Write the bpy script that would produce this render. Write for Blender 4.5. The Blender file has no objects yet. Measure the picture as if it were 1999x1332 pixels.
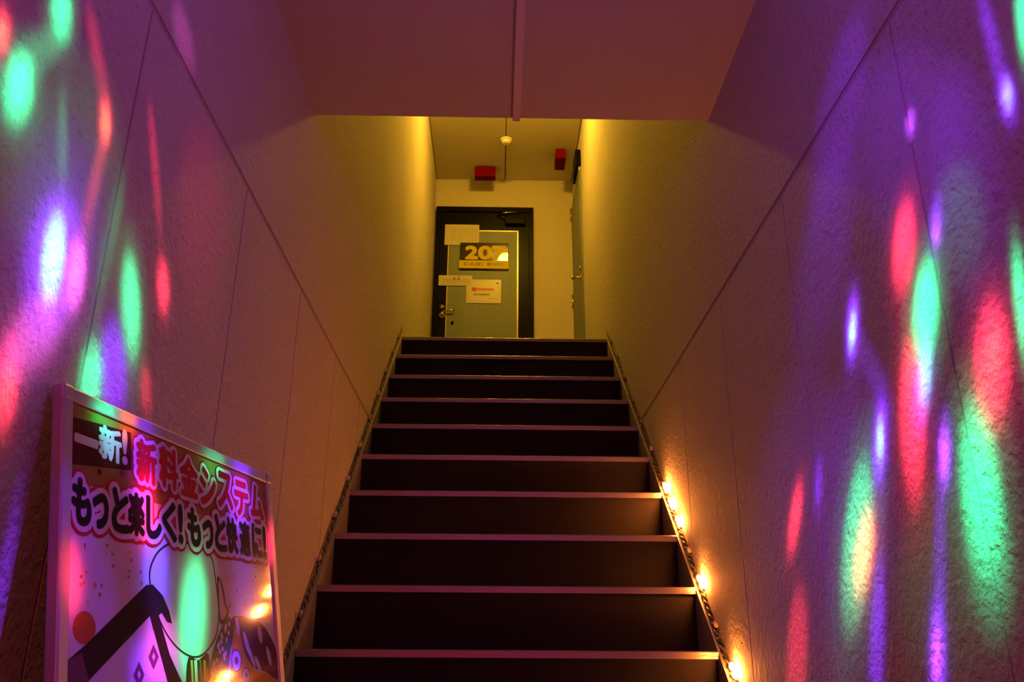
import bpy, bmesh, math, random
from mathutils import Vector, Matrix

random.seed(7)
S = bpy.context.scene
COL = S.collection

# ------------------------------------------------------------------ camera
CAM = Vector((-0.0362, 0.0, 0.765))
def cam_axes(yaw, pitch, roll):
    f = Vector((math.sin(yaw) * math.cos(pitch), math.cos(yaw) * math.cos(pitch), math.sin(pitch)))
    r = Vector((math.cos(yaw), -math.sin(yaw), 0))
    u = r.cross(f)
    return math.cos(roll) * r + math.sin(roll) * u, -math.sin(roll) * r + math.cos(roll) * u, f
_r, _u, _f = cam_axes(0.0170, 0.3604, 0.0058)
cd = bpy.data.cameras.new('camera')
cd.sensor_width = 36.0
cd.lens = 29.606
cd.clip_start = 0.02
cam = bpy.data.objects.new('camera', cd)
cam.matrix_world = Matrix(((_r.x, _u.x, -_f.x, CAM.x), (_r.y, _u.y, -_f.y, CAM.y), (_r.z, _u.z, -_f.z, CAM.z), (0, 0, 0, 1)))
COL.objects.link(cam)
S.camera = cam
S.cycles.use_denoising = True
vs = S.view_settings
vs.view_transform = 'Standard'
vs.look = 'None'
vs.gamma = 1
vs.use_curve_mapping = False
vs.exposure = 0.0

# ------------------------------------------------------------------ world: night outside
w = bpy.data.worlds.new('night')
S.world = w
w.use_nodes = True
w.node_tree.nodes['Background'].inputs[0].default_value = (0.9, 0.25, 0.35, 1)
w.node_tree.nodes['Background'].inputs[1].default_value = 0.02

# ------------------------------------------------------------------ red fill and party lamp
def lamp(name, kind, loc, energy, col, size=0.1):
    l = bpy.data.lights.new(name, kind)
    l.energy = energy
    l.color = col
    l.shadow_soft_size = size
    o = bpy.data.objects.new(name, l)
    o.location = loc
    COL.objects.link(o)
    return o
lamp('red_fill', 'POINT', (0.0, -2.3, 0.9), 66.0, (1.0, 0.06, 0.12), 0.25)  # soft red fill light added out of view behind the camera

# the party lamp under the entrance ceiling: a violet wash and many coloured beams
PARTY = Vector((0.08, 0.80, 2.15))
lamp('party_wash', 'POINT', PARTY, 5.6, (0.30, 0.09, 1.0), 0.04)
BEAM_COL = {'green': (0.02, 1, 0.40), 'red': (1, 0.035, 0.09), 'orange': (1, 0.17, 0.03), 'violet': (0.20, 0.025, 1),
            'cyan': (0.15, 0.7, 1), 'magenta': (1, 0.12, 0.9), 'yellow': (1, 0.55, 0.05), 'blue': (0.10, 0.08, 1)}
# (where the beam lands, half its length along the wall, half its width, colour, brightness)
BEAMS = [
    ((-0.637, 0.827, 1.467), (0.000, -0.012, 0.030), (0.000, 0.015, 0.015), 'red', 1.20),
    ((-0.637, 0.826, 1.465), (0.000, -0.007, 0.013), (0.000, 0.007, 0.007), 'yellow', 1.20),
    ((-0.637, 0.926, 1.590), (0.000, -0.019, 0.047), (0.000, 0.026, 0.019), 'green', 1.40),
    ((-0.637, 0.881, 1.429), (0.000, -0.011, 0.053), (0.000, 0.033, 0.017), 'green', 1.80),
    ((-0.637, 0.905, 1.502), (0.000, 0.030, 0.080), (0.000, 0.040, 0.020), 'green', 0.25),
    ((-0.637, 1.089, 1.525), (0.000, -0.018, 0.044), (0.000, 0.021, 0.014), 'red', 0.70),
    ((-0.637, 1.092, 1.523), (0.000, -0.013, 0.026), (0.000, 0.012, 0.010), 'orange', 2.00),
    ((-0.637, 1.033, 1.599), (0.000, -0.065, 0.065), (0.000, 0.018, 0.014), 'red', 0.25),
    ((-0.637, 1.096, 1.418), (0.000, 0.000, 0.114), (0.000, 0.017, 0.011), 'red', 0.35),
    ((-0.637, 1.277, 1.558), (0.000, -0.080, 0.120), (0.000, 0.016, 0.011), 'red', 0.28),
    ((-0.637, 1.387, 1.384), (0.000, -0.025, 0.050), (0.000, 0.029, 0.013), 'red', 1.20),
    ((-0.637, 1.037, 1.271), (0.000, -0.019, 0.113), (0.000, 0.078, 0.031), 'violet', 1.10),
    ((-0.637, 1.033, 1.269), (0.000, -0.012, 0.071), (0.000, 0.030, 0.012), 'cyan', 2.20),
    ((-0.637, 1.096, 1.272), (0.000, -0.009, 0.056), (0.000, 0.027, 0.011), 'magenta', 1.60),
    ((-0.637, 1.031, 1.157), (0.000, 0.041, 0.083), (0.000, 0.060, 0.000), 'magenta', 0.50),
    ((-0.637, 1.278, 1.302), (0.000, -0.045, 0.090), (0.000, 0.038, 0.016), 'green', 1.10),
    ((-0.637, 0.995, 1.076), (0.000, -0.013, 0.062), (0.000, 0.028, 0.007), 'red', 1.20),
    ((-0.637, 0.997, 1.077), (0.000, -0.006, 0.031), (0.000, 0.012, 0.003), 'orange', 0.60),
    ((-0.637, 1.195, 1.148), (0.000, -0.011, 0.064), (0.000, 0.039, 0.007), 'green', 1.10),
    ((-0.637, 1.258, 1.185), (0.000, -0.041, 0.083), (0.000, 0.052, 0.022), 'violet', 0.90),
    ((-0.637, 0.991, 1.435), (0.000, -0.033, 0.081), (0.000, 0.013, 0.007), 'green', 0.16),
    ((-0.637, 1.294, 1.860), (0.000, -0.068, 0.045), (0.000, 0.044, 0.038), 'magenta', 0.12),
    ((-0.637, 1.386, 1.192), (0.000, -0.022, 0.045), (0.000, 0.028, 0.007), 'red', 0.40),
    ((-0.637, 1.172, 1.365), (0.000, 0.000, 0.150), (0.000, 0.025, 0.007), 'green', 0.12),
    ((-0.637, 1.512, 1.599), (0.000, -0.086, 0.230), (0.000, 0.165, 0.090), 'red', 0.05),
    ((-0.637, 1.043, 1.411), (0.000, -0.083, 0.206), (0.000, 0.163, 0.097), 'green', 0.04),
    ((-0.637, 1.042, 1.337), (0.000, -0.065, 0.163), (0.000, 0.137, 0.083), 'violet', 0.10),
    ((-0.637, 0.934, 1.366), (0.000, -0.030, 0.120), (0.000, 0.112, 0.045), 'green', 0.03),
    ((-0.564, 1.096, 0.861), (-0.010, 0.000, 0.050), (0.005, 0.025, 0.002), 'red', 0.95),
    ((-0.500, 1.372, 0.829), (-0.016, 0.022, 0.107), (0.009, 0.044, 0.001), 'green', 0.95),
    ((-0.531, 1.279, 0.885), (-0.016, 0.006, 0.088), (0.007, 0.036, 0.004), 'blue', 0.90),
    ((-0.508, 1.284, 0.776), (-0.012, 0.005, 0.069), (0.011, 0.053, 0.001), 'magenta', 0.45),
    ((-0.511, 1.248, 0.753), (-0.008, 0.003, 0.046), (0.010, 0.047, -0.000), 'violet', 0.50),
    ((-0.552, 1.260, 0.975), (-0.011, 0.004, 0.061), (0.006, 0.033, 0.006), 'red', 1.00),
    ((-0.566, 1.254, 1.039), (-0.016, 0.005, 0.087), (0.006, 0.039, 0.009), 'violet', 0.70),
    ((-0.505, 1.550, 1.048), (-0.013, 0.012, 0.077), (0.009, 0.051, 0.010), 'violet', 1.10),
    ((-0.585, 1.184, 1.060), (-0.008, 0.002, 0.045), (0.005, 0.028, 0.007), 'cyan', 0.45),
    ((-0.594, 1.166, 1.089), (-0.005, 0.001, 0.026), (0.005, 0.032, 0.009), 'green', 1.20),
    ((-0.583, 1.221, 1.093), (-0.005, 0.001, 0.027), (0.004, 0.023, 0.006), 'orange', 1.50),
    ((-0.530, 1.461, 1.081), (-0.005, 0.003, 0.028), (0.008, 0.046, 0.010), 'green', 0.60),
    ((-0.467, 1.662, 0.970), (-0.007, 0.009, 0.044), (0.004, 0.020, 0.003), 'red', 1.00),
    ((-0.469, 1.537, 0.850), (-0.022, 0.022, 0.137), (0.011, 0.055, 0.003), 'violet', 0.08),
    ((-0.464, 1.480, 0.759), (-0.006, 0.006, 0.039), (0.009, 0.043, -0.000), 'violet', 0.40),
    ((-0.548, 1.132, 0.814), (-0.026, 0.003, 0.136), (0.014, 0.069, 0.003), 'violet', 0.07),
    ((-0.577, 1.057, 0.881), (-0.035, -0.001, 0.182), (0.003, 0.014, 0.002), 'violet', 0.30),
    ((-0.637, 1.125, 0.844), (0.000, -0.040, 0.100), (0.000, 0.075, 0.015), 'violet', 0.10),
    ((0.637, 0.859, 1.540), (0.000, -0.013, 0.062), (0.000, -0.012, -0.012), 'green', 1.60),
    ((0.637, 0.922, 1.468), (0.000, -0.006, 0.035), (0.000, -0.017, -0.013), 'violet', 1.60),
    ((0.637, 0.921, 1.470), (0.000, -0.003, 0.018), (0.000, -0.006, -0.004), 'cyan', 2.20),
    ((0.637, 0.925, 1.562), (0.000, 0.000, 0.122), (0.000, -0.015, -0.008), 'violet', 0.50),
    ((0.637, 1.158, 1.593), (0.000, -0.007, 0.021), (0.000, -0.017, -0.014), 'violet', 1.00),
    ((0.637, 1.158, 1.593), (0.000, -0.004, 0.012), (0.000, -0.009, -0.007), 'magenta', 1.10),
    ((0.637, 1.245, 1.412), (0.000, -0.039, 0.079), (0.000, -0.041, -0.020), 'red', 1.60),
    ((0.637, 1.142, 1.395), (0.000, -0.022, 0.045), (0.000, -0.021, -0.011), 'violet', 0.80),
    ((0.637, 1.143, 1.386), (0.000, -0.006, 0.017), (0.000, -0.009, -0.004), 'magenta', 0.90),
    ((0.637, 1.215, 1.284), (0.000, -0.041, 0.083), (0.000, -0.041, -0.020), 'green', 1.90),
    ((0.637, 1.479, 1.358), (0.000, -0.032, 0.074), (0.000, -0.032, -0.014), 'violet', 1.40),
    ((0.637, 1.481, 1.353), (0.000, -0.014, 0.033), (0.000, -0.016, -0.005), 'cyan', 2.00),
    ((0.637, 1.073, 1.148), (0.000, -0.031, 0.094), (0.000, -0.050, -0.010), 'red', 1.50),
    ((0.637, 1.065, 1.157), (0.000, -0.015, 0.037), (0.000, -0.022, -0.009), 'orange', 0.50),
    ((0.637, 0.986, 1.199), (0.000, -0.016, 0.081), (0.000, -0.012, -0.008), 'green', 1.60),
    ((0.637, 1.311, 1.139), (0.000, -0.041, 0.144), (0.000, -0.047, -0.016), 'red', 1.50),
    ((0.637, 1.249, 1.188), (0.000, -0.026, 0.053), (0.000, -0.021, -0.007), 'cyan', 1.20),
    ((0.637, 1.266, 1.168), (0.000, -0.034, 0.068), (0.000, -0.036, -0.012), 'violet', 0.60),
    ((0.637, 1.437, 1.126), (0.000, -0.036, 0.083), (0.000, -0.032, -0.008), 'violet', 1.40),
    ((0.637, 1.435, 1.129), (0.000, -0.011, 0.037), (0.000, -0.014, -0.004), 'cyan', 2.00),
    ((0.637, 1.235, 1.056), (0.000, -0.025, 0.062), (0.000, -0.023, -0.009), 'violet', 1.10),
    ((0.637, 1.235, 1.057), (0.000, -0.012, 0.036), (0.000, -0.014, -0.002), 'magenta', 1.00),
    ((0.637, 1.156, 1.000), (0.000, -0.026, 0.131), (0.000, -0.057, -0.012), 'green', 1.20),
    ((0.637, 1.166, 0.924), (0.000, -0.025, 0.125), (0.000, -0.065, -0.013), 'green', 0.30),
    ((0.637, 1.586, 0.979), (0.000, -0.095, 0.166), (0.000, -0.072, -0.016), 'green', 0.75),
    ((0.637, 1.566, 0.949), (0.000, -0.055, 0.083), (0.000, -0.050, -0.011), 'orange', 1.40),
    ((0.637, 1.906, 1.064), (0.000, -0.064, 0.085), (0.000, -0.045, -0.007), 'red', 1.10),
    ((0.637, 1.743, 1.110), (0.000, -0.023, 0.060), (0.000, -0.025, -0.005), 'violet', 0.50),
    ((0.637, 1.987, 0.785), (0.000, -0.075, 0.169), (0.000, -0.085, 0.000), 'red', 0.45),
    ((0.637, 1.355, 0.772), (0.000, -0.033, 0.098), (0.000, -0.030, 0.000), 'violet', 1.10),
    ((0.637, 1.357, 0.772), (0.000, -0.013, 0.038), (0.000, -0.014, 0.000), 'magenta', 0.90),
    ((0.637, 1.563, 0.798), (0.000, -0.075, 0.175), (0.000, -0.036, 0.000), 'violet', 0.55),
    ((0.637, 1.296, 0.918), (0.000, -0.040, 0.120), (0.000, -0.021, -0.004), 'violet', 0.35),
    ((0.637, 1.387, 1.803), (0.000, -0.180, 0.150), (0.000, -0.100, -0.087), 'violet', 0.14),
    ((0.637, 1.551, 1.568), (0.000, -0.195, 0.227), (0.000, -0.150, -0.075), 'violet', 0.10),
    ((0.637, 1.429, 1.258), (0.000, 0.060, 0.135), (0.000, -0.039, -0.006), 'violet', 0.20),
    ((0.637, 1.084, 1.372), (0.000, -0.040, 0.100), (0.000, -0.075, -0.045), 'green', 0.05),
    ((0.637, 1.189, 1.595), (0.000, -0.065, 0.195), (0.000, -0.225, -0.150), 'violet', 0.12),
    ((0.637, 1.862, 1.015), (0.000, -0.158, 0.473), (0.000, -0.450, -0.037), 'violet', 0.05),
    ((0.637, 1.596, 1.047), (0.000, -0.120, 0.320), (0.000, -0.248, -0.027), 'violet', 0.07),
    ((0.637, 1.046, 1.435), (0.000, -0.038, 0.225), (0.000, -0.110, -0.055), 'violet', 0.10),
    ((0.637, 1.299, 0.888), (0.000, -0.060, 0.180), (0.000, -0.180, 0.000), 'green', 0.03),
]
def beam(P, A, B, cname, power):
    P = Vector(P)
    d = P - PARTY
    dist = d.length
    d.normalize()
    a = Vector((0, 0, 1)) if abs(d.z) < .95 else Vector((0, 1, 0))
    e1 = d.cross(a).normalized()
    e2 = d.cross(e1)
    def tang(v):
        q = P + Vector(v) * 0.5 - PARTY
        p2 = P - Vector(v) * 0.5 - PARTY
        q /= q.dot(d)
        p2 /= p2.dot(d)
        return (q - p2).dot(e1), (q - p2).dot(e2)
    m = [tang(A), tang(B)]
    # principal axes of the ellipse spanned by the two half diameters
    sxx = m[0][0] ** 2 + m[1][0] ** 2
    syy = m[0][1] ** 2 + m[1][1] ** 2
    sxy = m[0][0] * m[0][1] + m[1][0] * m[1][1]
    th = 0.5 * math.atan2(2 * sxy, sxx - syy)
    mean, dif = (sxx + syy) / 2, math.hypot((sxx - syy) / 2, sxy)
    s1, s2 = math.sqrt(mean + dif), math.sqrt(max(mean - dif, 1e-8))
    X = e1 * math.cos(th) + e2 * math.sin(th)
    Y = (-d).cross(X)
    l = bpy.data.lights.new('party_beam', 'SPOT')
    l.color = BEAM_COL[cname]
    l.energy = power * BEAM_GAIN * dist * dist / max(0.30, abs(d.x))
    l.spot_size = 2 * math.atan(s1)
    l.spot_blend = 1.0
    l.shadow_soft_size = 0.012
    o = bpy.data.objects.new('party_beam', l)
    sc = (1.0, s2 / s1, 1.0)
    Mx = Matrix(((X.x, Y.x, -d.x, PARTY.x), (X.y, Y.y, -d.y, PARTY.y), (X.z, Y.z, -d.z, PARTY.z), (0, 0, 0, 1)))
    o.matrix_world = Mx @ Matrix.Diagonal((*sc, 1))
    COL.objects.link(o)
BEAM_GAIN = 105.0
for P_, A_, B_, c_, p_ in BEAMS:
    beam(P_, [v * 1.05 for v in A_], [v * 1.05 for v in B_], c_, p_)
    if p_ >= 0.5:      # the soft skirt of light round each beam
        beam(P_, [v * 1.75 for v in A_], [v * 1.9 for v in B_], {'cyan': 'violet', 'yellow': 'red', 'orange': 'red'}.get(c_, c_), p_ * 0.09)

# ------------------------------------------------------------------ materials
MATS = {}
def mat(name, col, rough=0.6, metal=0.0, emit=None, strength=0.0, bump=0.0, scale=100.0, vary=0.0, coat=0.0, spec=0.5, stretch=(1, 1, 1), specks=0.0):
    m = bpy.data.materials.new(name)
    m.use_nodes = True
    nt = m.node_tree
    b = nt.nodes['Principled BSDF']
    b.inputs['Base Color'].default_value = (*col, 1)
    b.inputs['Roughness'].default_value = rough
    b.inputs['Metallic'].default_value = metal
    b.inputs['Specular IOR Level'].default_value = spec
    b.inputs['Coat Weight'].default_value = coat
    b.inputs['Coat Roughness'].default_value = 0.08
    if emit:
        b.inputs['Emission Color'].default_value = (*emit, 1)
        b.inputs['Emission Strength'].default_value = strength
    if bump or vary or specks:
        tc = nt.nodes.new('ShaderNodeTexCoord')
        mp = nt.nodes.new('ShaderNodeMapping')
        mp.inputs['Scale'].default_value = stretch
        nt.links.new(tc.outputs['Object'], mp.inputs['Vector'])
        n = nt.nodes.new('ShaderNodeTexNoise')
        n.inputs['Scale'].default_value = scale
        n.inputs['Detail'].default_value = 4.0
        n.inputs['Roughness'].default_value = 0.55
        nt.links.new(mp.outputs[0], n.inputs['Vector'])
        if bump:
            bp = nt.nodes.new('ShaderNodeBump')
            bp.inputs['Strength'].default_value = bump
            bp.inputs['Distance'].default_value = 0.006
            nt.links.new(n.outputs[0], bp.inputs['Height'])
            nt.links.new(bp.outputs[0], b.inputs['Normal'])
        col_out = None
        if vary:
            n2 = nt.nodes.new('ShaderNodeTexNoise')
            n2.inputs['Scale'].default_value = 2.2
            n2.inputs['Detail'].default_value = 5.0
            nt.links.new(mp.outputs[0], n2.inputs['Vector'])
            rp = nt.nodes.new('ShaderNodeValToRGB')
            rp.color_ramp.elements[0].position = 0.3
            rp.color_ramp.elements[1].position = 0.7
            rp.color_ramp.elements[0].color = (*[c * (1 - vary) for c in col], 1)
            rp.color_ramp.elements[1].color = (*col, 1)
            nt.links.new(n2.outputs[0], rp.inputs[0])
            col_out = rp.outputs[0]
            nt.links.new(col_out, b.inputs['Base Color'])
        if specks:
            n3 = nt.nodes.new('ShaderNodeTexNoise')
            n3.inputs['Scale'].default_value = 120.0
            n3.inputs['Detail'].default_value = 2.0
            nt.links.new(tc.outputs['Object'], n3.inputs['Vector'])
            r3 = nt.nodes.new('ShaderNodeValToRGB')
            r3.color_ramp.elements[0].position = 0.28
            r3.color_ramp.elements[1].position = 0.40
            r3.color_ramp.elements[0].color = (1 - specks,) * 3 + (1,)
            r3.color_ramp.elements[1].color = (1, 1, 1, 1)
            nt.links.new(n3.outputs[0], r3.inputs[0])
            mx = nt.nodes.new('ShaderNodeMix')
            mx.data_type = 'RGBA'
            mx.blend_type = 'MULTIPLY'
            mx.inputs['Factor'].default_value = 1
            if col_out:
                nt.links.new(col_out, mx.inputs['A'])
            else:
                mx.inputs['A'].default_value = (*col, 1)
            nt.links.new(r3.outputs[0], mx.inputs['B'])
            nt.links.new(mx.outputs['Result'], b.inputs['Base Color'])
    MATS[name] = m
    return m
mat('plaster', (0.52, 0.475, 0.435), 0.8, bump=1.0, scale=70, vary=0.08, specks=0.25, spec=0.25)
mat('joint', (0.37, 0.30, 0.285), 0.9, bump=0.2, scale=200)
mat('back_plaster', (0.54, 0.49, 0.43), 0.85, bump=0.15, scale=140, vary=0.05, spec=0.2)
mat('ceiling_board', (0.52, 0.48, 0.45), 0.85, bump=0.12, scale=220, vary=0.04, spec=0.2)
mat('landing_board', (0.60, 0.55, 0.47), 0.85, bump=0.1, scale=220, vary=0.04, spec=0.2)
mat('raceway', (0.66, 0.60, 0.60), 0.5, vary=0.03)
mat('floor_vinyl', (0.10, 0.085, 0.075), 0.5, bump=0.1, scale=60, vary=0.2)
mat('riser', (0.022, 0.018, 0.015), 0.7, spec=0.08, bump=0.2, scale=160, vary=0.35)
mat('tread', (0.022, 0.018, 0.015), 0.7, spec=0.1, bump=0.2, scale=160, vary=0.3)
mat('nosing', (0.28, 0.235, 0.225), 0.30, metal=0.75, bump=0.25, scale=60, vary=0.2, stretch=(0.6, 6, 6))
mat('stringer', (0.27, 0.22, 0.19), 0.6, bump=0.15, scale=120, vary=0.15)
mat('black_paint', (0.0035, 0.003, 0.0028), 0.35, vary=0.3, spec=0.07)
mat('door_green', (0.135, 0.165, 0.175), 0.5, vary=0.12, bump=0.05, scale=40, stretch=(14, 14, 1))
mat('brass_edge', (0.45, 0.37, 0.26), 0.36, metal=0.9, vary=0.1)
mat('brass', (0.75, 0.55, 0.25), 0.25, metal=1.0, vary=0.1)
mat('steel', (0.6, 0.55, 0.5), 0.25, metal=1.0, vary=0.1)
mat('paper', (0.52, 0.48, 0.42), 0.7, vary=0.05)
mat('laminated', (0.52, 0.48, 0.40), 0.3, vary=0.04)
mat('ink', (0.16, 0.13, 0.10), 0.7, vary=0.2)
mat('faint_ink', (0.36, 0.32, 0.27), 0.7, vary=0.2)
mat('red_ink', (0.55, 0.10, 0.07), 0.7, vary=0.1)
mat('sign_black', (0.006, 0.006, 0.007), 0.05, vary=0.2, spec=0.6)
mat('sign_yellow', (0.60, 0.48, 0.01), 0.6, spec=0.1, vary=0.05)
mat('red_box', (0.16, 0.0015, 0.003), 0.7, spec=0.03, vary=0.15)
mat('white_plastic', (0.80, 0.78, 0.72), 0.4, vary=0.03)
mat('aluminium', (0.42, 0.42, 0.46), 0.42, metal=0.35, vary=0.06)
mat('corner_plastic', (0.25, 0.25, 0.28), 0.4, vary=0.05)
mat('backing', (0.05, 0.045, 0.05), 0.7, vary=0.1)
mat('sheet_white', (0.56, 0.53, 0.56), 0.06, vary=0.03, spec=0.5)
mat('sheet_gold', (0.30, 0.17, 0.045), 0.06, vary=0.45)
mat('sheet_maroon', (0.070, 0.008, 0.012), 0.06, vary=0.2)
mat('sheet_red', (0.40, 0.008, 0.02), 0.06, vary=0.05)
mat('sheet_black', (0.012, 0.008, 0.012), 0.06, vary=0.1)
mat('sheet_skin', (0.52, 0.46, 0.42), 0.06, vary=0.03)
mat('sheet_brown', (0.022, 0.012, 0.012), 0.06, vary=0.2)
mat('sheet_rust', (0.42, 0.12, 0.03), 0.06, vary=0.15)
mat('sheet_green', (0.03, 0.16, 0.09), 0.06, vary=0.2)
mat('sheet_ochre', (0.55, 0.33, 0.06), 0.06, vary=0.15)
mat('sheet_plum', (0.16, 0.05, 0.09), 0.06, vary=0.2)
mat('sheet_lilac', (0.55, 0.48, 0.75), 0.06, vary=0.1)
mat('cable', (0.030, 0.028, 0.020), 0.45, vary=0.2)
mat('bulb_lit', (1, 0.9, 0.7), 0.3, emit=(1.0, 0.25, 0.035), strength=640.0)
mat('cable_clear', (0.14, 0.12, 0.08), 0.3, vary=0.2)
mat('bulb_dark', (0.45, 0.42, 0.36), 0.12, vary=0.1)
mat('lamp_glass', (0.9, 0.85, 0.7), 0.3, emit=(1.0, 0.53, 0.03), strength=330.0)

# ------------------------------------------------------------------ mesh building
class MB:
    def __init__(s):
        s.v, s.f, s.mi, s.mats, s.sm = [], [], [], [], []
    def m(s, name):
        if name not in s.mats:
            s.mats.append(name)
        return s.mats.index(name)
    def add(s, vs_, fs, m, smooth=False):
        o = len(s.v)
        s.v += [tuple(v) for v in vs_]
        k = s.m(m)
        for f in fs:
            s.f.append([i + o for i in f])
            s.mi.append(k)
            s.sm.append(smooth)
        return s
    def box(s, a, b, m, bev=0.0):
        x0, y0, z0 = (min(a[i], b[i]) for i in range(3))
        x1, y1, z1 = (max(a[i], b[i]) for i in range(3))
        if bev <= 0:
            vs_ = [(x0, y0, z0), (x1, y0, z0), (x1, y1, z0), (x0, y1, z0), (x0, y0, z1), (x1, y0, z1), (x1, y1, z1), (x0, y1, z1)]
            return s.add(vs_, [(0, 3, 2, 1), (4, 5, 6, 7), (0, 1, 5, 4), (1, 2, 6, 5), (2, 3, 7, 6), (3, 0, 4, 7)], m)
        bm = bmesh.new()
        bmesh.ops.create_cube(bm, size=1.0, matrix=Matrix.Translation(((x0 + x1) / 2, (y0 + y1) / 2, (z0 + z1) / 2)) @ Matrix.Diagonal((x1 - x0, y1 - y0, z1 - z0, 1)))
        bmesh.ops.bevel(bm, geom=bm.edges[:], offset=bev, segments=2, affect='EDGES', profile=0.5)
        bm.verts.index_update()
        s.add([v.co[:] for v in bm.verts], [[v.index for v in f.verts] for f in bm.faces], m)
        bm.free()
        return s
    def prism(s, poly, axis, a, b, m):
        """extrude a 2-D polygon along an axis; poly holds the other two coordinates in order"""
        n = len(poly)
        def P(q, t):
            l = list(q)
            l.insert(axis, t)
            return tuple(l)
        vs_ = [P(q, a) for q in poly] + [P(q, b) for q in poly]
        fs = [list(range(n))[::-1], list(range(n, 2 * n))] + [(i, (i + 1) % n, n + (i + 1) % n, n + i) for i in range(n)]
        return s.add(vs_, fs, m)
    def lathe(s, prof, base, axis, m, n=24):
        """prof: (radius, height) pairs, turned about an axis direction through base"""
        ax = Vector(axis).normalized()
        t = Vector((0, 0, 1)) if abs(ax.z) < .9 else Vector((1, 0, 0))
        e1 = ax.cross(t).normalized()
        e2 = ax.cross(e1)
        base = Vector(base)
        vs_, fs = [], []
        for r, h in prof:
            for i in range(n):
                a = 2 * math.pi * i / n
                vs_.append(tuple(base + ax * h + (e1 * math.cos(a) + e2 * math.sin(a)) * r))
        k = len(prof)
        for j in range(k - 1):
            for i in range(n):
                fs.append((j * n + i, j * n + (i + 1) % n, (j + 1) * n + (i + 1) % n, (j + 1) * n + i))
        fs.append(tuple(range(n))[::-1])
        fs.append(tuple(range((k - 1) * n, k * n)))
        return s.add(vs_, fs, m, True)
    def tube(s, pts, r, m, n=8):
        pts = [Vector(p) for p in pts]
        vs_, fs = [], []
        e1 = None
        for j, p in enumerate(pts):
            t = (pts[min(j + 1, len(pts) - 1)] - pts[max(j - 1, 0)]).normalized()
            if e1 is None:
                e1 = t.cross(Vector((0, 0, 1)) if abs(t.z) < .9 else Vector((1, 0, 0))).normalized()
            e1 = (e1 - t * e1.dot(t)).normalized()
            e2 = t.cross(e1)
            for i in range(n):
                a = 2 * math.pi * i / n
                vs_.append(tuple(p + (e1 * math.cos(a) + e2 * math.sin(a)) * r))
        for j in range(len(pts) - 1):
            for i in range(n):
                fs.append((j * n + i, j * n + (i + 1) % n, (j + 1) * n + (i + 1) % n, (j + 1) * n + i))
        fs.append(tuple(range(n))[::-1])
        fs.append(tuple(range((len(pts) - 1) * n, len(pts) * n)))
        return s.add(vs_, fs, m, True)
    def build(s, name, parent=None):
        me = bpy.data.meshes.new(name)
        me.from_pydata(s.v, [], s.f)
        for k in s.mats:
            me.materials.append(MATS[k])
        me.polygons.foreach_set('material_index', s.mi)
        me.polygons.foreach_set('use_smooth', s.sm)
        me.update()
        o = bpy.data.objects.new(name, me)
        COL.objects.link(o)
        if parent:
            o.parent = parent
        return o
def root(name, loc=(0, 0, 0), label=None, cat=None, group=None, kind=None, matrix=None):
    o = bpy.data.objects.new(name, None)
    o.empty_display_size = 0.05
    COL.objects.link(o)
    if matrix is not None:
        o.matrix_world = matrix
    else:
        o.location = loc
    return tag(o, label, cat, group, kind)
def tag(o, label=None, cat=None, group=None, kind=None):
    if label: o['label'] = label
    if cat: o['category'] = cat
    if group: o['group'] = group
    if kind: o['kind'] = kind
    return o

# ------------------------------------------------------------------ flat lettering
_glyphs = {}
def glyph(ch):
    """the outline of one character as triangles, in a unit box"""
    if ch in _glyphs:
        return _glyphs[ch]
    c = bpy.data.curves.new('g', 'FONT')
    c.body = ch
    c.resolution_u = 4
    o = bpy.data.objects.new('g', c)
    COL.objects.link(o)
    dg = bpy.context.evaluated_depsgraph_get()
    me = bpy.data.meshes.new_from_object(o.evaluated_get(dg))
    vs_ = [(v.co.x, v.co.y) for v in me.vertices]
    fs = [list(p.vertices) for p in me.polygons]
    bpy.data.objects.remove(o)
    bpy.data.curves.remove(c)
    bpy.data.meshes.remove(me)
    if vs_:
        x0, x1 = min(v[0] for v in vs_), max(v[0] for v in vs_)
        y0, y1 = min(v[1] for v in vs_), max(v[1] for v in vs_)
        vs_ = [((x - x0) / max(x1 - x0, 1e-6), (y - y0) / max(y1 - y0, 1e-6)) for x, y in vs_]
    _glyphs[ch] = (vs_, fs)
    return _glyphs[ch]
def letter(mb, ch, place, box, m, fat=0.0, n=1, lift=0.0):
    """one character filling box (x0, y0, x1, y1); place maps (x, y, height) to the object's own space; fat thickens its strokes"""
    vs_, fs = glyph(ch)
    x0, y0, x1, y1 = box
    for k in range(n):
        a = 2 * math.pi * k / n
        ox, oy = (math.cos(a) * fat, math.sin(a) * fat) if n > 1 else (0, 0)
        mb.add([place(x0 + (x1 - x0) * x + ox, y0 + (y1 - y0) * y + oy, lift + k * 4e-6) for x, y in vs_], fs, m)
def smooth_loop(pts, n=6):
    out = []
    k = len(pts)
    for i in range(k):
        p0, p1, p2, p3 = (Vector((*pts[(i + j) % k], 0)) for j in (-1, 0, 1, 2))
        for q in range(n):
            t = q / n
            v = 0.5 * (2 * p1 + (p2 - p0) * t + (2 * p0 - 5 * p1 + 4 * p2 - p3) * t * t + (3 * p1 - p0 - 3 * p2 + p3) * t ** 3)
            out.append((v.x, v.y))
    return out

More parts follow.
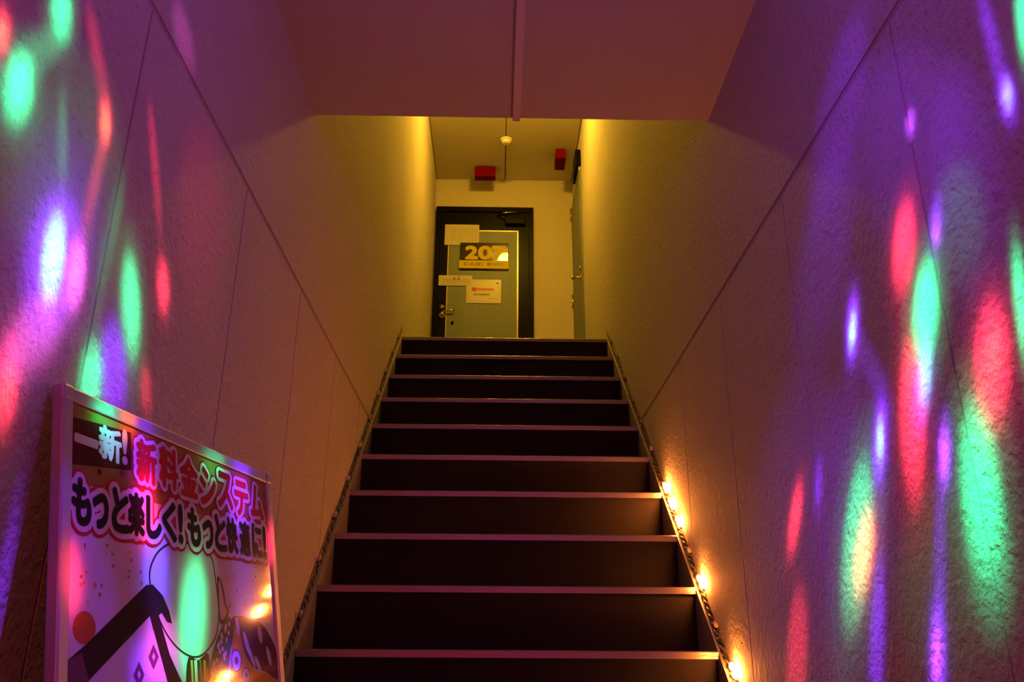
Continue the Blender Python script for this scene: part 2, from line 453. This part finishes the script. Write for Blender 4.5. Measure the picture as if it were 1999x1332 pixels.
# ------------------------------------------------------------------ the setting
W = 0.637
Y_BACK = 6.87
RISE, GOING = 0.19677, 0.2347
def ny(k): return 2.5913 + (k - 4) * GOING
def nz(k): return k * RISE
Y_TOP, Z_TOP = ny(13), nz(13)
Z_CEIL = 4.97
Z_SOFFIT, Y_SOFFIT = 2.405, 2.30
Z_JOINT = 1.811
GAP = 0.0075
def side_wall(name, s, y_end):
    mb = MB()
    xin, xg, xout = s * W, s * (W + 0.002), s * (W + 0.15)
    mb.box((xg, -3, -0.1), (xout, y_end, Z_CEIL + 0.2), 'joint')
    mb.box((xin, -3, Z_JOINT + GAP), (xg, y_end, Z_CEIL + 0.2), 'plaster')
    ys = [-3] + [1.165 + 0.59 * k for k in range(-7, 7)] + [y_end]
    for a, b in zip(ys[:-1], ys[1:]):
        mb.box((xin, a + GAP * .45, -0.1), (xg, b - GAP * .45, Z_JOINT - GAP), 'plaster')
    return tag(mb.build(name), kind='structure')
side_wall('wall_left', -1, Y_BACK + 0.15)
side_wall('wall_right', 1, Y_BACK + 0.15)
tag(MB().box((-W, Y_BACK, 2.3), (W, Y_BACK + 0.15, Z_CEIL + 0.2), 'back_plaster').build('wall_back'), kind='structure')
tag(MB().box((-W, Y_SOFFIT - 0.15, Z_SOFFIT + 0.16), (W, Y_SOFFIT, Z_CEIL + 0.2), 'back_plaster').build('wall_front'), kind='structure')
tag(MB().box((-W, -3, -0.1), (W, ny(1) + 0.02, 0), 'floor_vinyl').build('floor'), kind='structure')
tag(MB().box((-W, Y_TOP + GOING, Z_TOP - 0.16), (W, Y_BACK, Z_TOP), 'floor_vinyl').build('floor_landing'), kind='structure')
tag(MB().box((-W, -3, Z_SOFFIT), (W, Y_SOFFIT, Z_SOFFIT + 0.16), 'ceiling_board').build('ceiling'), kind='structure')
mb = MB()
mb.box((-W, Y_SOFFIT, Z_CEIL + 0.009), (W, Y_BACK, Z_CEIL + 0.2), 'backing')
xs = [-W + 0.002, 0.006, W - 0.004]
ysn = [Y_SOFFIT, 2.54, 3.45, 4.36, 5.27, 6.18, Y_BACK - 0.004]
for a, b in zip(xs[:-1], xs[1:]):
    for c, d in zip(ysn[:-1], ysn[1:]):
        mb.box((a + 0.004, c + 0.002, Z_CEIL), (b - 0.004, d - 0.002, Z_CEIL + 0.009), 'landing_board')
tag(mb.build('ceiling_landing'), kind='structure')
tag(MB().box((0.000, -3, Z_SOFFIT - 0.014), (0.025, Y_SOFFIT, Z_SOFFIT), 'raceway', 0.002).build('trim_1'), kind='structure')

# ------------------------------------------------------------------ stairs
stair = root('staircase', (0, ny(1), 0), 'steep dark staircase with pale metal nosings climbing between the walls', 'staircase')
HW = 0.612
def rel(mb, o): 
    mb.v = [(x - o[0], y - o[1], z - o[2]) for x, y, z in mb.v]
    return mb
SO = (0, ny(1), 0)
for k in range(1, 14):
    y, z = ny(k), nz(k)
    mb = MB()
    mb.box((-HW, y + 0.014, z - RISE), (HW, y + 0.034, z - 0.003), 'riser')
    mb.box((-HW, y + 0.012, z - 0.028), (HW, y + GOING + 0.016, z - 0.003), 'tread')
    st = rel(mb, SO).build('step', stair)
    mb = MB()
    # an L of metal with fine grip ridges, lapping over the step's front edge
    pr = [(y + 0.000, z - 0.0215), (y + 0.000, z - 0.003), (y + 0.002, z)]
    for j in range(6):
        pr += [(y + 0.006 + j * 0.005, z), (y + 0.0075 + j * 0.005, z - 0.0012), (y + 0.009 + j * 0.005, z - 0.0012), (y + 0.0105 + j * 0.005, z)]
    pr += [(y + 0.040, z), (y + 0.041, z - 0.003), (y + 0.0118, z - 0.003), (y + 0.0118, z - 0.0215)]
    mb.prism(pr, 0, -HW, HW, 'nosing')
    rel(mb, SO).build('nosing', st)
for s in (-1, 1):
    mb = MB()
    x0, x1 = s * HW, s * (W - 0.0005)
    sl = RISE / GOING
    prof = [(ny(1) + 0.02, 0), (ny(1) - 0.01, 0), (ny(1) - 0.01, nz(1) - 0.014), (ny(13) + 0.01, nz(13) + 0.004), (ny(13) + 0.03, nz(13) + 0.004), (ny(13) + 0.05, nz(13) - 0.12)]
    mb.prism(prof if s > 0 else prof[::-1], 0, x0, x1, 'stringer')
    rel(mb, SO).build('stringer', stair)

# ------------------------------------------------------------------ string lights
def string_light(s, lit, dark, label, unlit_label):
    r0 = root('string_light', (s * (W - 0.012), ny(4), nz(4)), label, 'string lights')
    o = r0.location
    def path(y):
        z = nz(4) + (y - ny(4)) * RISE / GOING
        z = max(z, 0.012)
        return Vector((s * (W - 0.011), y, z + 0.006 + 0.004 * math.sin(y * 9.0) + 0.003 * math.sin(y * 23 + s)))
    y0, y1 = 1.86, 4.78
    mb = MB()
    N = 900
    for a, cm in ((0.0, 'cable'), (math.pi, 'cable_clear')):
        pts = []
        for i in range(N + 1):
            y = y0 + (y1 - y0) * i / N
            th = a + (y - y0) * 2 * math.pi / 0.050
            rr = 0.0040
            pts.append(path(y) + Vector((rr * math.cos(th), -rr * .6 * math.sin(th), rr * .8 * math.sin(th))))
        # the tail curls up at the landing's edge
        pts += [path(y1) + Vector((s * 0.001, 0.012 + 0.01 * t, 0.012 * t + rr * math.sin(a))) for t in (1, 2, 3)]
        mb.tube([p - o for p in pts], 0.0036, cm, 6)
    mb.build('cable', r0)
    def bulb(y, m, name, lab):
        p = path(y) + Vector((s * 0.001, -0.012, 0.009)) - o
        ax = Vector((-s * 0.35, -0.2, 0.9)).normalized()
        hold = MB().lathe([(0.0035, -0.010), (0.0042, -0.008), (0.0042, 0.0)], p, ax, 'cable', 12)
        b = MB().lathe([(0.0034, 0.0), (0.0064, 0.003), (0.0078, 0.009), (0.0070, 0.015), (0.0040, 0.0205), (0.0008, 0.0225)], p, ax, m, 14)
        q = b.build(name, r0)
        if lab: q['label'] = lab
        hold.build('bulb_holder', q)
    for y in lit:
        bulb(y, 'bulb_lit', 'bulb', 'glowing warm bulb')
    for y in dark:
        bulb(y, 'bulb_dark', 'bulb', None)
string_light(1, [3.30, 3.272, 3.212, 3.182, 3.105, 3.078, 2.828, 2.800, 2.513, 2.487], [4.62, 4.40, 4.18, 3.96, 3.75, 3.54, 2.95, 2.66, 2.31, 2.13, 1.98],
             'string light with glowing bulbs along the foot of the right wall', None)
string_light(-1, [], [4.66, 4.44, 4.21, 3.99, 3.77, 3.55, 3.33, 3.11, 2.90, 2.69, 2.48, 2.26, 2.05],
             'unlit dark string light along the foot of the left wall', None)

# ------------------------------------------------------------------ the black door at the back
DY = Y_BACK
d1 = root('door_1', (-0.175, DY, Z_TOP), kind='structure')
def part(mb, name, parent, off, label=None):
    mb.v = [(x - off[0], y - off[1], z - off[2]) for x, y, z in mb.v]
    o = mb.build(name, parent)
    if label: o['label'] = label
    return o
O1 = (-0.175, DY, Z_TOP)
mb = MB()
mb.box((-0.622, DY - 0.035, Z_TOP), (-0.582, DY, 4.662), 'black_paint', 0.003)
mb.box((0.228, DY - 0.035, Z_TOP), (0.270, DY, 4.662), 'black_paint', 0.003)
mb.box((-0.583, DY - 0.035, 4.612), (0.229, DY, 4.662), 'black_paint', 0.003)
part(mb, 'door_frame', d1, O1)
leaf = part(MB().box((-0.580, DY - 0.018, Z_TOP + 0.012), (0.226, DY, 4.610), 'black_paint', 0.002), 'door_leaf', d1, O1)
part(MB().box((-0.497, DY - 0.021, Z_TOP + 0.015), (0.122, DY - 0.018, 4.412), 'door_green'), 'door_panel', leaf, O1, 'grey green panel set into the black leaf')
mb = MB()
mb.box((-0.505, DY - 0.024, Z_TOP + 0.015), (-0.496, DY - 0.018, 4.422), 'brass_edge', 0.001)
mb.box((0.121, DY - 0.024, Z_TOP + 0.015), (0.134, DY - 0.018, 4.422), 'brass_edge', 0.001)
mb.box((-0.505, DY - 0.024, 4.411), (0.134, DY - 0.018, 4.424), 'brass_edge', 0.001)
part(mb, 'panel_edging', leaf, O1, 'bright metal edging round the panel')
part(MB().box((-0.60, DY - 0.05, Z_TOP), (0.25, DY, Z_TOP + 0.012), 'brass_edge', 0.002), 'threshold', d1, O1)
mb = MB()
mb.lathe([(0.024, 0), (0.024, 0.004), (0.019, 0.008), (0.011, 0.010), (0.011, 0.016), (0.004, 0.017)], (-0.540, DY - 0.018, 3.664), (0, -1, 0), 'steel')
part(mb, 'lock', d1, O1)
mb = MB()
mb.lathe([(0.030, 0), (0.030, 0.005), (0.026, 0.009), (0.012, 0.010), (0.012, 0.04), (0.006, 0.042)], (-0.537, DY - 0.018, 3.583), (0, -1, 0), 'brass')
mb.tube([(-0.537, DY - 0.05, 3.60), (-0.50, DY - 0.055, 3.614), (-0.46, DY - 0.055, 3.617), (-0.425, DY - 0.05, 3.616)], 0.008, 'brass', 10)
part(mb, 'door_handle', d1, O1)
mb = MB()
mb.box((0.012, DY - 0.065, 4.475), (0.195, DY - 0.02, 4.535), 'black_paint', 0.005)
mb.tube([(0.03, DY - 0.07, 4.54), (-0.02, DY - 0.10, 4.565), (-0.06, DY - 0.055, 4.585)], 0.007, 'black_paint', 8)
mb.tube([(-0.06, DY - 0.055, 4.585), (0.03, DY - 0.045, 4.60), (0.12, DY - 0.04, 4.605)], 0.006, 'steel', 8)
part(mb, 'door_closer', d1, O1)
mb = MB()
mb.lathe([(0.007, 0), (0.012, 0.003), (0.012, 0.012), (0.005, 0.014)], (-0.443, DY - 0.021, 3.51), (0, -1, 0), 'black_paint', 16)
part(mb, 'door_stop', leaf, O1)

# things stuck on it
YF = DY - 0.0245
def sheet(name, x0, z0, x1, z1, m, label, cat, th=0.0015, y=YF, marks=None, bev=0.0):
    c = ((x0 + x1) / 2, y, z0)
    mb = MB().box((x0, y - th, z0), (x1, y, z1), m, bev)
    if marks: marks(mb, y - th - 0.0002)
    mb.v = [(a - c[0], b - c[1], d - c[2]) for a, b, d in mb.v]
    o = mb.build(name)
    o.location = c
    return tag(o, label, cat)
def flat(mb, x0, z0, x1, z1, y, m):
    mb.add([(x0, y, z0), (x1, y, z0), (x1, y, z1), (x0, y, z1)], [(0, 1, 2, 3)], m)
def m_lines(mb, y):
    x = -0.475
    while x < -0.245:
        top = 4.45 - random.uniform(0, 0.02)
        bot = random.uniform(4.30, 4.36)
        z = top
        while z > bot:
            h = random.uniform(0.006, 0.012)
            flat(mb, x, z - h, x + 0.0045, z, y, 'faint_ink')
            z -= h + 0.003
        x += random.choice((0.016, 0.021))
sheet('paper_notice', -0.537, 4.268, -0.225, 4.477, 'paper', 'cream paper with faint vertical handwriting covering the panel corner above the number', 'notice', 0.0012, DY - 0.0262, m_lines)
def m_strip(mb, y):
    for zz, n, h in ((3.918, 30, 0.012), (3.898, 34, 0.013), (3.878, 30, 0.009)):
        x = -0.545
        while x < -0.30:
            wd = random.uniform(0.004, 0.009)
            flat(mb, x, zz, x + wd, zz + h * random.uniform(.6, 1), y, 'faint_ink')
            x += wd + random.uniform(0.002, 0.006)
    for x in (-0.448, -0.408):
        flat(mb, x, 3.925, x + 0.020, 3.931, y, 'ink')
        flat(mb, x + 0.002, 3.934, x + 0.018, 3.940, y, 'ink')
        flat(mb, x + 0.007, 3.918, x + 0.013, 3.952, y, 'ink')
sheet('notice_strip', -0.577, 3.864, -0.277, 3.964, 'paper', 'narrow cream notice strip across the black stile above the locks', 'notice', 0.0012, DY - 0.0272, m_strip)
def m_cert(mb, y):
    for a, b, c, d in ((-0.315, 3.712, -0.033, 3.714), (-0.315, 3.908, -0.033, 3.910), (-0.315, 3.712, -0.313, 3.910), (-0.035, 3.712, -0.033, 3.910)):
        flat(mb, a, b, c, d, y, 'faint_ink')
    flat(mb, -0.280, 3.812, -0.238, 3.848, y, 'red_ink')
    x = -0.232
    while x < -0.09:
        wd = random.uniform(0.008, 0.014)
        flat(mb, x, 3.818, x + wd, 3.842, y, 'red_ink')
        x += wd + 0.004
    x = -0.262
    while x < -0.12:
        wd = random.uniform(0.006, 0.014)
        flat(mb, x, 3.772, x + wd, 3.790, y, 'ink')
        x += wd + 0.005
    x = -0.14
    while x < -0.06:
        flat(mb, x, 3.738, x + 0.007, 3.746, y, 'faint_ink')
        x += 0.011
    mb.lathe([(0.010, 0), (0.010, 0.0004)], (-0.052, y, 3.893), (0, -1, 0), 'faint_ink', 14)
sheet('framed_certificate', -0.329, 3.697, -0.019, 3.927, 'laminated', 'cream card with red lettering in the middle of the green panel', 'notice', 0.003, YF, m_cert, 0.001)

# the number sign, standing off the door on a thick black backing
sg = root('door_sign', (-0.175, YF, 4.013), 'black glossy number sign with yellow 207 and a yellow strip below', 'sign')
OS = (-0.175, YF, 4.013)
part(MB().box((-0.393, YF - 0.012, 4.022), (0.042, YF, 4.290), 'sign_black', 0.003), 'sign_plate', sg, OS)
mb = MB()
yn = YF - 0.0125
pl = lambda x, z, h: (x, yn - h, z)
for ch, x0, x1 in (('2', -0.338, -0.240), ('0', -0.222, -0.112), ('7', -0.098, 0.008)):
    letter(mb, ch, pl, (x0, 4.130, x1, 4.250), 'sign_yellow', 0.010, 14, 0.0)
part(mb, 'number', sg, OS, 'bold yellow digits 207')
mb = MB().box((-0.400, YF - 0.015, 4.032), (0.046, YF - 0.0125, 4.110), 'sign_yellow', 0.001)
x = -0.355
while x < -0.0:
    wd = random.uniform(0.006, 0.012)
    if not (-0.185 < x < -0.150):
        flat(mb, x, 4.058, x + wd, 4.090, YF - 0.0152, 'ink' if random.random() < .5 else 'faint_ink')
    x += wd + 0.004
part(mb, 'name_strip', sg, OS, 'yellow strip with small dark lettering')

# ------------------------------------------------------------------ the green door in the right wall
d2 = root('door_2', (W, 6.48, Z_TOP), kind='structure')
O2 = (W, 6.48, Z_TOP)
XF = W - 0.016
leaf2 = part(MB().box((XF, 6.09, Z_TOP + 0.01), (W, 6.845, 4.60), 'door_green', 0.002), 'door_leaf', d2, O2)
mb = MB()
mb.box((XF - 0.004, 6.845, Z_TOP), (W, 6.868, 4.64), 'brass_edge', 0.002)
mb.box((XF - 0.004, 6.09, 4.60), (W, 6.868, 4.64), 'brass_edge', 0.002)
part(mb, 'door_frame', d2, O2)
mb = MB()
mb.box((XF - 0.030, 6.07, 4.64), (W, 6.30, 4.79), 'black_paint', 0.006)
mb.box((XF - 0.022, 6.30, 4.66), (W, 6.42, 4.76), 'black_paint', 0.004)
part(mb, 'door_closer', d2, O2)
for z in (4.53, 3.66):
    part(MB().lathe([(0.010, 0), (0.010, 0.13)], (XF - 0.004, 6.846, z), (0, 0, 1), 'brass', 14), 'hinge', d2, O2)
mb = MB()
mb.lathe([(0.028, 0), (0.028, 0.006), (0.011, 0.009), (0.011, 0.055), (0.018, 0.06), (0.018, 0.075), (0.008, 0.078)], (XF, 6.16, 3.64), (-1, 0, 0), 'brass')
part(mb, 'door_handle', d2, O2)
part(MB().lathe([(0.022, 0), (0.022, 0.012), (0.010, 0.016)], (XF, 6.15, 3.72), (-1, 0, 0), 'brass'), 'lock', d2, O2)

# ------------------------------------------------------------------ landing ceiling fittings
def red_box(x0, x1, y0, y1, zb, label):
    c = ((x0 + x1) / 2, (y0 + y1) / 2, Z_CEIL)
    r = root('red_ceiling_box', c, label, 'box', 'red boxes on the landing ceiling')
    h = MB().box((x0, y0, zb), (x1, y1, Z_CEIL - 0.012), 'red_box', 0.004)
    part(h, 'housing', r, c)
    part(MB().box((x0 + 0.02, y0 + 0.02, Z_CEIL - 0.013), (x1 - 0.02, y1 - 0.02, Z_CEIL), 'black_paint'), 'mounting_plate', r, c)
red_box(-0.272, -0.082, 6.62, 6.70, 4.855, 'red box on the landing ceiling just above the black door')
red_box(0.448, 0.535, 6.32, 6.52, 4.865, 'red box on the landing ceiling beside the green side door')
sm = root('smoke_detector', (0.008, 6.215, Z_CEIL), 'round white smoke detector where the landing ceiling panels meet', 'smoke detector')
part(MB().lathe([(0.052, 0), (0.052, 0.010), (0.048, 0.014)], (0.008, 6.215, Z_CEIL), (0, 0, -1), 'white_plastic', 28), 'base', sm, (0.008, 6.215, Z_CEIL))
part(MB().lathe([(0.038, 0.014), (0.040, 0.020), (0.036, 0.034), (0.024, 0.040), (0.010, 0.041)], (0.008, 6.215, Z_CEIL), (0, 0, -1), 'white_plastic', 28), 'sensor_head', sm, (0.008, 6.215, Z_CEIL))
LC = (0.05, 5.20, Z_CEIL)
cl = root('ceiling_light', LC, 'round warm ceiling light over the top of the stairs', 'light')
part(MB().lathe([(0.11, 0), (0.11, 0.018), (0.10, 0.022)], LC, (0, 0, -1), 'white_plastic', 32), 'base', cl, LC)
part(MB().lathe([(0.098, 0.022), (0.100, 0.040), (0.088, 0.066), (0.060, 0.084), (0.025, 0.092), (0.004, 0.093)], LC, (0, 0, -1), 'lamp_glass', 32), 'diffuser', cl, LC)

# ------------------------------------------------------------------ the advertising board leaning on the left wall
PU = Vector((0.206100, 0.978531, 0.000000))
PD = Vector((0.182728, -0.038487, -0.982410))
PN = Vector((0.961318, -0.202475, 0.186737))
PW, PH = 0.6113, 1.1258
KU = 0.6113 / 0.6418
PTL = Vector((-0.615, 1.082, 1.106))
PB = PTL + PD * PH
pm = Matrix(((PU.x, -PN.x, -PD.x, PB.x), (PU.y, -PN.y, -PD.y, PB.y), (PU.z, -PN.z, -PD.z, PB.z), (0, 0, 0, 1)))
board = root('advertising_board', label='framed colourful advertising board leaning against the left wall', cat='sign', matrix=pm)
# own space: x along the board, y into the wall, z up the board
FW = 0.021
ZB = 0.10
part_ = lambda mb, n, p=board, lab=None: (lambda o: (o.__setitem__('label', lab) if lab else None, o)[1])(mb.build(n, p))
for x0, x1 in ((0, FW), (PW - FW, PW)):
    part_(MB().box((x0, 0, ZB), (x1, 0.018, PH), 'aluminium', 0.003), 'frame_rail')
for z0, z1 in ((ZB, ZB + FW), (PH - FW, PH)):
    part_(MB().box((FW - 0.003, 0.0004, z0), (PW - FW + 0.003, 0.0176, z1), 'aluminium', 0.003), 'frame_rail')
for x0 in (-0.0012, PW - FW - 0.001):
    part_(MB().box((x0, -0.0012, PH - FW), (x0 + FW + 0.002, 0.0185, PH + 0.0012), 'aluminium', 0.004), 'frame_corner')
part_(MB().box((FW - 0.006, 0.010, ZB + 0.01), (PW - FW + 0.006, 0.0165, PH - 0.01), 'backing'), 'back_panel')
for x0 in (0.05, PW - 0.08):
    part_(MB().box((x0, 0.004, 0.0025), (x0 + 0.03, 0.0165, ZB + 0.012), 'aluminium', 0.003), 'foot')

sh = MB()
YS = 0.0035
def pp(u, v, h): return (u * KU, YS - h, PH - v)
def poly(pts, m, h):
    sh.add([pp(a, b, h) for a, b in pts], [list(range(len(pts)))], m)
def disc(u, v, ru, rv, m, h, n=24):
    poly([(u + ru * math.cos(2 * math.pi * i / n), v + rv * math.sin(2 * math.pi * i / n)) for i in range(n)], m, h)
sh.box((FW - 0.004, YS, ZB + FW - 0.004), (PW - FW + 0.002, YS + 0.0015, PH - FW + 0.002), 'sheet_white')
a0, a1 = (FW - 0.002) / KU, (PW - FW + 0.002) / KU
poly([(a0, 0.018), (a1, 0.018), (a1, 0.120), (a0, 0.130)], 'sheet_gold', 0.0001)
for i in range(70):       # ornament on the gold band
    disc(random.uniform(a0 + .01, a1 - .01), random.uniform(0.024, 0.115), random.uniform(.003, .008), random.uniform(.002, .006), random.choice(('sheet_rust', 'sheet_plum', 'sheet_ochre', 'sheet_maroon')), 0.00015 + i * 2e-6, 12)
poly([(0.0235, 0.041), (0.160, 0.030), (0.161, 0.088), (0.0235, 0.107)], 'sheet_maroon', 0.0004)
pv = lambda u, y, h: pp(u, -y, h)      # letters grow upwards
for ch, b in (('一', (0.030, -0.0725, 0.078, -0.0640)), ('新', (0.083, -0.0835, 0.134, -0.0365)), ('!', (0.139, -0.081, 0.1485, -0.031))):
    letter(sh, ch, pv, b, 'sheet_white', 0.0022, 8, 0.0006)
row1 = []
for i, ch in enumerate('新料金システム'):
    u0 = 0.1735 + i * 0.0622
    v0 = (0.036, 0.033, 0.036, 0.040, 0.036, 0.040, 0.036)[i]
    row1.append((ch, (u0, -(v0 + 0.062), u0 + 0.051, -v0)))
row2 = []
u_at = [0.026, 0.070, 0.113, 0.152, 0.198, 0.241, 0.288, 0.316, 0.364, 0.405, 0.447, 0.496, 0.546, 0.592]
for i, ch in enumerate('もっと楽しく!もっと快適に!'):
    u0 = u_at[i]
    wdt = 0.008 if ch == '!' else (0.030 if ch in 'っ' else 0.036)
    hh = 0.044 if ch == 'っ' else 0.058
    v1 = 0.184 - 0.014 * (u0 / 0.6)
    row2.append((ch, (u0, -v1, u0 + wdt, -(v1 - hh))))
for ch, b in row1:
    letter(sh, ch, pv, b, 'sheet_red', 0.0125, 20, 0.0008)
for ch, b in row2:
    letter(sh, ch, pv, b, 'sheet_red', 0.0150, 20, 0.0010)
for ch, b in row1:
    letter(sh, ch, pv, b, 'sheet_white', 0.0095, 20, 0.0012)
for ch, b in row2:
    letter(sh, ch, pv, b, 'sheet_white', 0.0110, 20, 0.0014)
for ch, b in row1:
    letter(sh, ch, pv, b, 'sheet_red', 0.0030, 10, 0.0018)
for ch, b in row2:
    letter(sh, ch, pv, b, 'sheet_black', 0.0032, 10, 0.0020)
# a plain rounded pale shape, a dark slanted bar and patches of cloth fill the picture below
headp = [(.206, .238), (.222, .207), (.255, .187), (.295, .178), (.345, .180), (.386, .190), (.398, .222), (.405, .275), (.392, .314), (.357, .339), (.322, .346), (.282, .336), (.247, .314), (.222, .283)]
hc = (0.31, 0.265)
poly([(hc[0] + (a - hc[0]) * 1.035, hc[1] + (b - hc[1]) * 1.035) for a, b in smooth_loop(headp)], 'sheet_brown', 0.00030)
poly(smooth_loop(headp), 'sheet_skin', 0.00040)
poly(smooth_loop([(.407, .222), (.425, .235), (.432, .262), (.442, .275), (.425, .292), (.408, .290)]), 'sheet_brown', 0.00022)
poly(smooth_loop([(.411, .228), (.421, .238), (.428, .264), (.436, .274), (.424, .287), (.411, .284)]), 'sheet_skin', 0.00026)
poly([(.060, .3323), (.195, .250), (.212, .248), (.238, .262), (.2545, .2825), (.262, .301), (.248, .299), (.234, .287), (.226, .291), (.254, .345), (.300, .40), (.30, .46), (.275, .46), (.244, .375), (.213, .312), (.2031, .2925), (.0656, .3757), (.0500, .46), (.024, .46), (.024, .352)], 'sheet_brown', 0.00050)
disc(.0555, .3128, .023, .020, 'sheet_rust', 0.00045)
poly([(.024, .352), (.050, .343), (.066, .376), (.052, .46), (.024, .46)], 'sheet_plum', 0.00052)
for u_, v_ in ((.2114, .3473), (.1749, .3705), (.205, .405), (.16, .43)):
    poly([(u_ - .013, v_), (u_, v_ - .017), (u_ + .013, v_), (u_, v_ + .017)], 'sheet_plum', 0.00054)
    poly([(u_ - .004, v_), (u_, v_ - .006), (u_ + .004, v_), (u_, v_ + .006)], 'sheet_lilac', 0.00056)
poly(smooth_loop([(.432, .284), (.452, .290), (.455, .312), (.437, .345), (.425, .40), (.41, .47), (.36, .47), (.366, .38), (.385, .335), (.412, .303)], 4), 'sheet_green', 0.00044)
for i in range(46):
    t = i / 46
    v_ = 0.295 + 0.165 * t
    u_ = 0.437 - 0.055 * min(1, t * 1.9) + random.uniform(-.016, .016)
    disc(u_, v_, .0036, .0042, 'sheet_white', 0.00047 + i * 1e-6, 10)
poly(smooth_loop([(.305, .349), (.335, .352), (.368, .343), (.362, .40), (.357, .47), (.302, .47), (.296, .40)], 4), 'sheet_brown', 0.00042)
for u0, u1, m in ((.312, .318, 'sheet_ochre'), (.322, .331, 'sheet_skin'), (.338, .343, 'sheet_green'), (.350, .357, 'sheet_ochre')):
    poly([(u0, .352), (u1, .352), (u1 + .004, .47), (u0 + .004, .47)], m, 0.00048)
poly(smooth_loop([(.458, .302), (.478, .312), (.492, .345), (.53, .37), (.60, .375), (.619, .39), (.619, .47), (.425, .47), (.436, .39), (.444, .345)], 4), 'sheet_ochre', 0.00046)
poly(smooth_loop([(.452, .284), (.49, .280), (.53, .287), (.565, .290), (.60, .315), (.6185, .340), (.6185, .385), (.57, .372), (.525, .365), (.495, .345), (.478, .310), (.458, .300)], 4), 'sheet_plum', 0.00049)
for u_, v_, r1, r2, rot in ((.470, .298, .006, .016, .2), (.500, .325, .007, .022, .5), (.515, .345, .005, .024, .6), (.555, .310, .008, .015, .3), (.585, .345, .007, .018, .4), (.54, .36, .006, .018, .7)):
    poly([(u_ + r1 * math.cos(a) * math.cos(rot) + r2 * math.sin(a) * math.sin(rot), v_ - r1 * math.cos(a) * math.sin(rot) + r2 * math.sin(a) * math.cos(rot)) for a in [2 * math.pi * i / 16 for i in range(16)]], 'sheet_lilac', 0.00053 + u_ * 1e-5)
for u_, v_, r in ((.4594, .3528, .018), (.492, .378, .015), (.52, .405, .012)):
    disc(u_, v_, r, r, 'sheet_plum', 0.00057)
    disc(u_, v_, r * .88, r * .88, 'sheet_lilac', 0.00059)
    disc(u_, v_, r * .35, r * .35, 'sheet_plum', 0.00061)
for i in range(110):       # little flecks on the pale ground
    u_, v_ = random.uniform(.04, .61), random.uniform(.19, .30)
    if .19 < u_ < .425 or (u_ > .42 and v_ > .268) or v_ < .2 or (v_ > .285 and u_ < .12) or (v_ > .25 and u_ > .14 and u_ < .2):
        continue
    disc(u_, v_, random.uniform(.0014, .0034), random.uniform(.0018, .0045), random.choice(('sheet_rust', 'sheet_ochre')), 0.00020 + i * 1e-6, 8)
poly([(a0, .47), (a1, .47), (a1, .56), (a0, .56)], 'sheet_red', 0.0003)
poly([(a0, .72), (a1, .72), (a1, .76), (a0, .76)], 'sheet_ochre', 0.0003)
sheet_o = sh.build('poster_sheet', board)
sheet_o['label'] = 'glossy printed sheet with big red and black lettering'
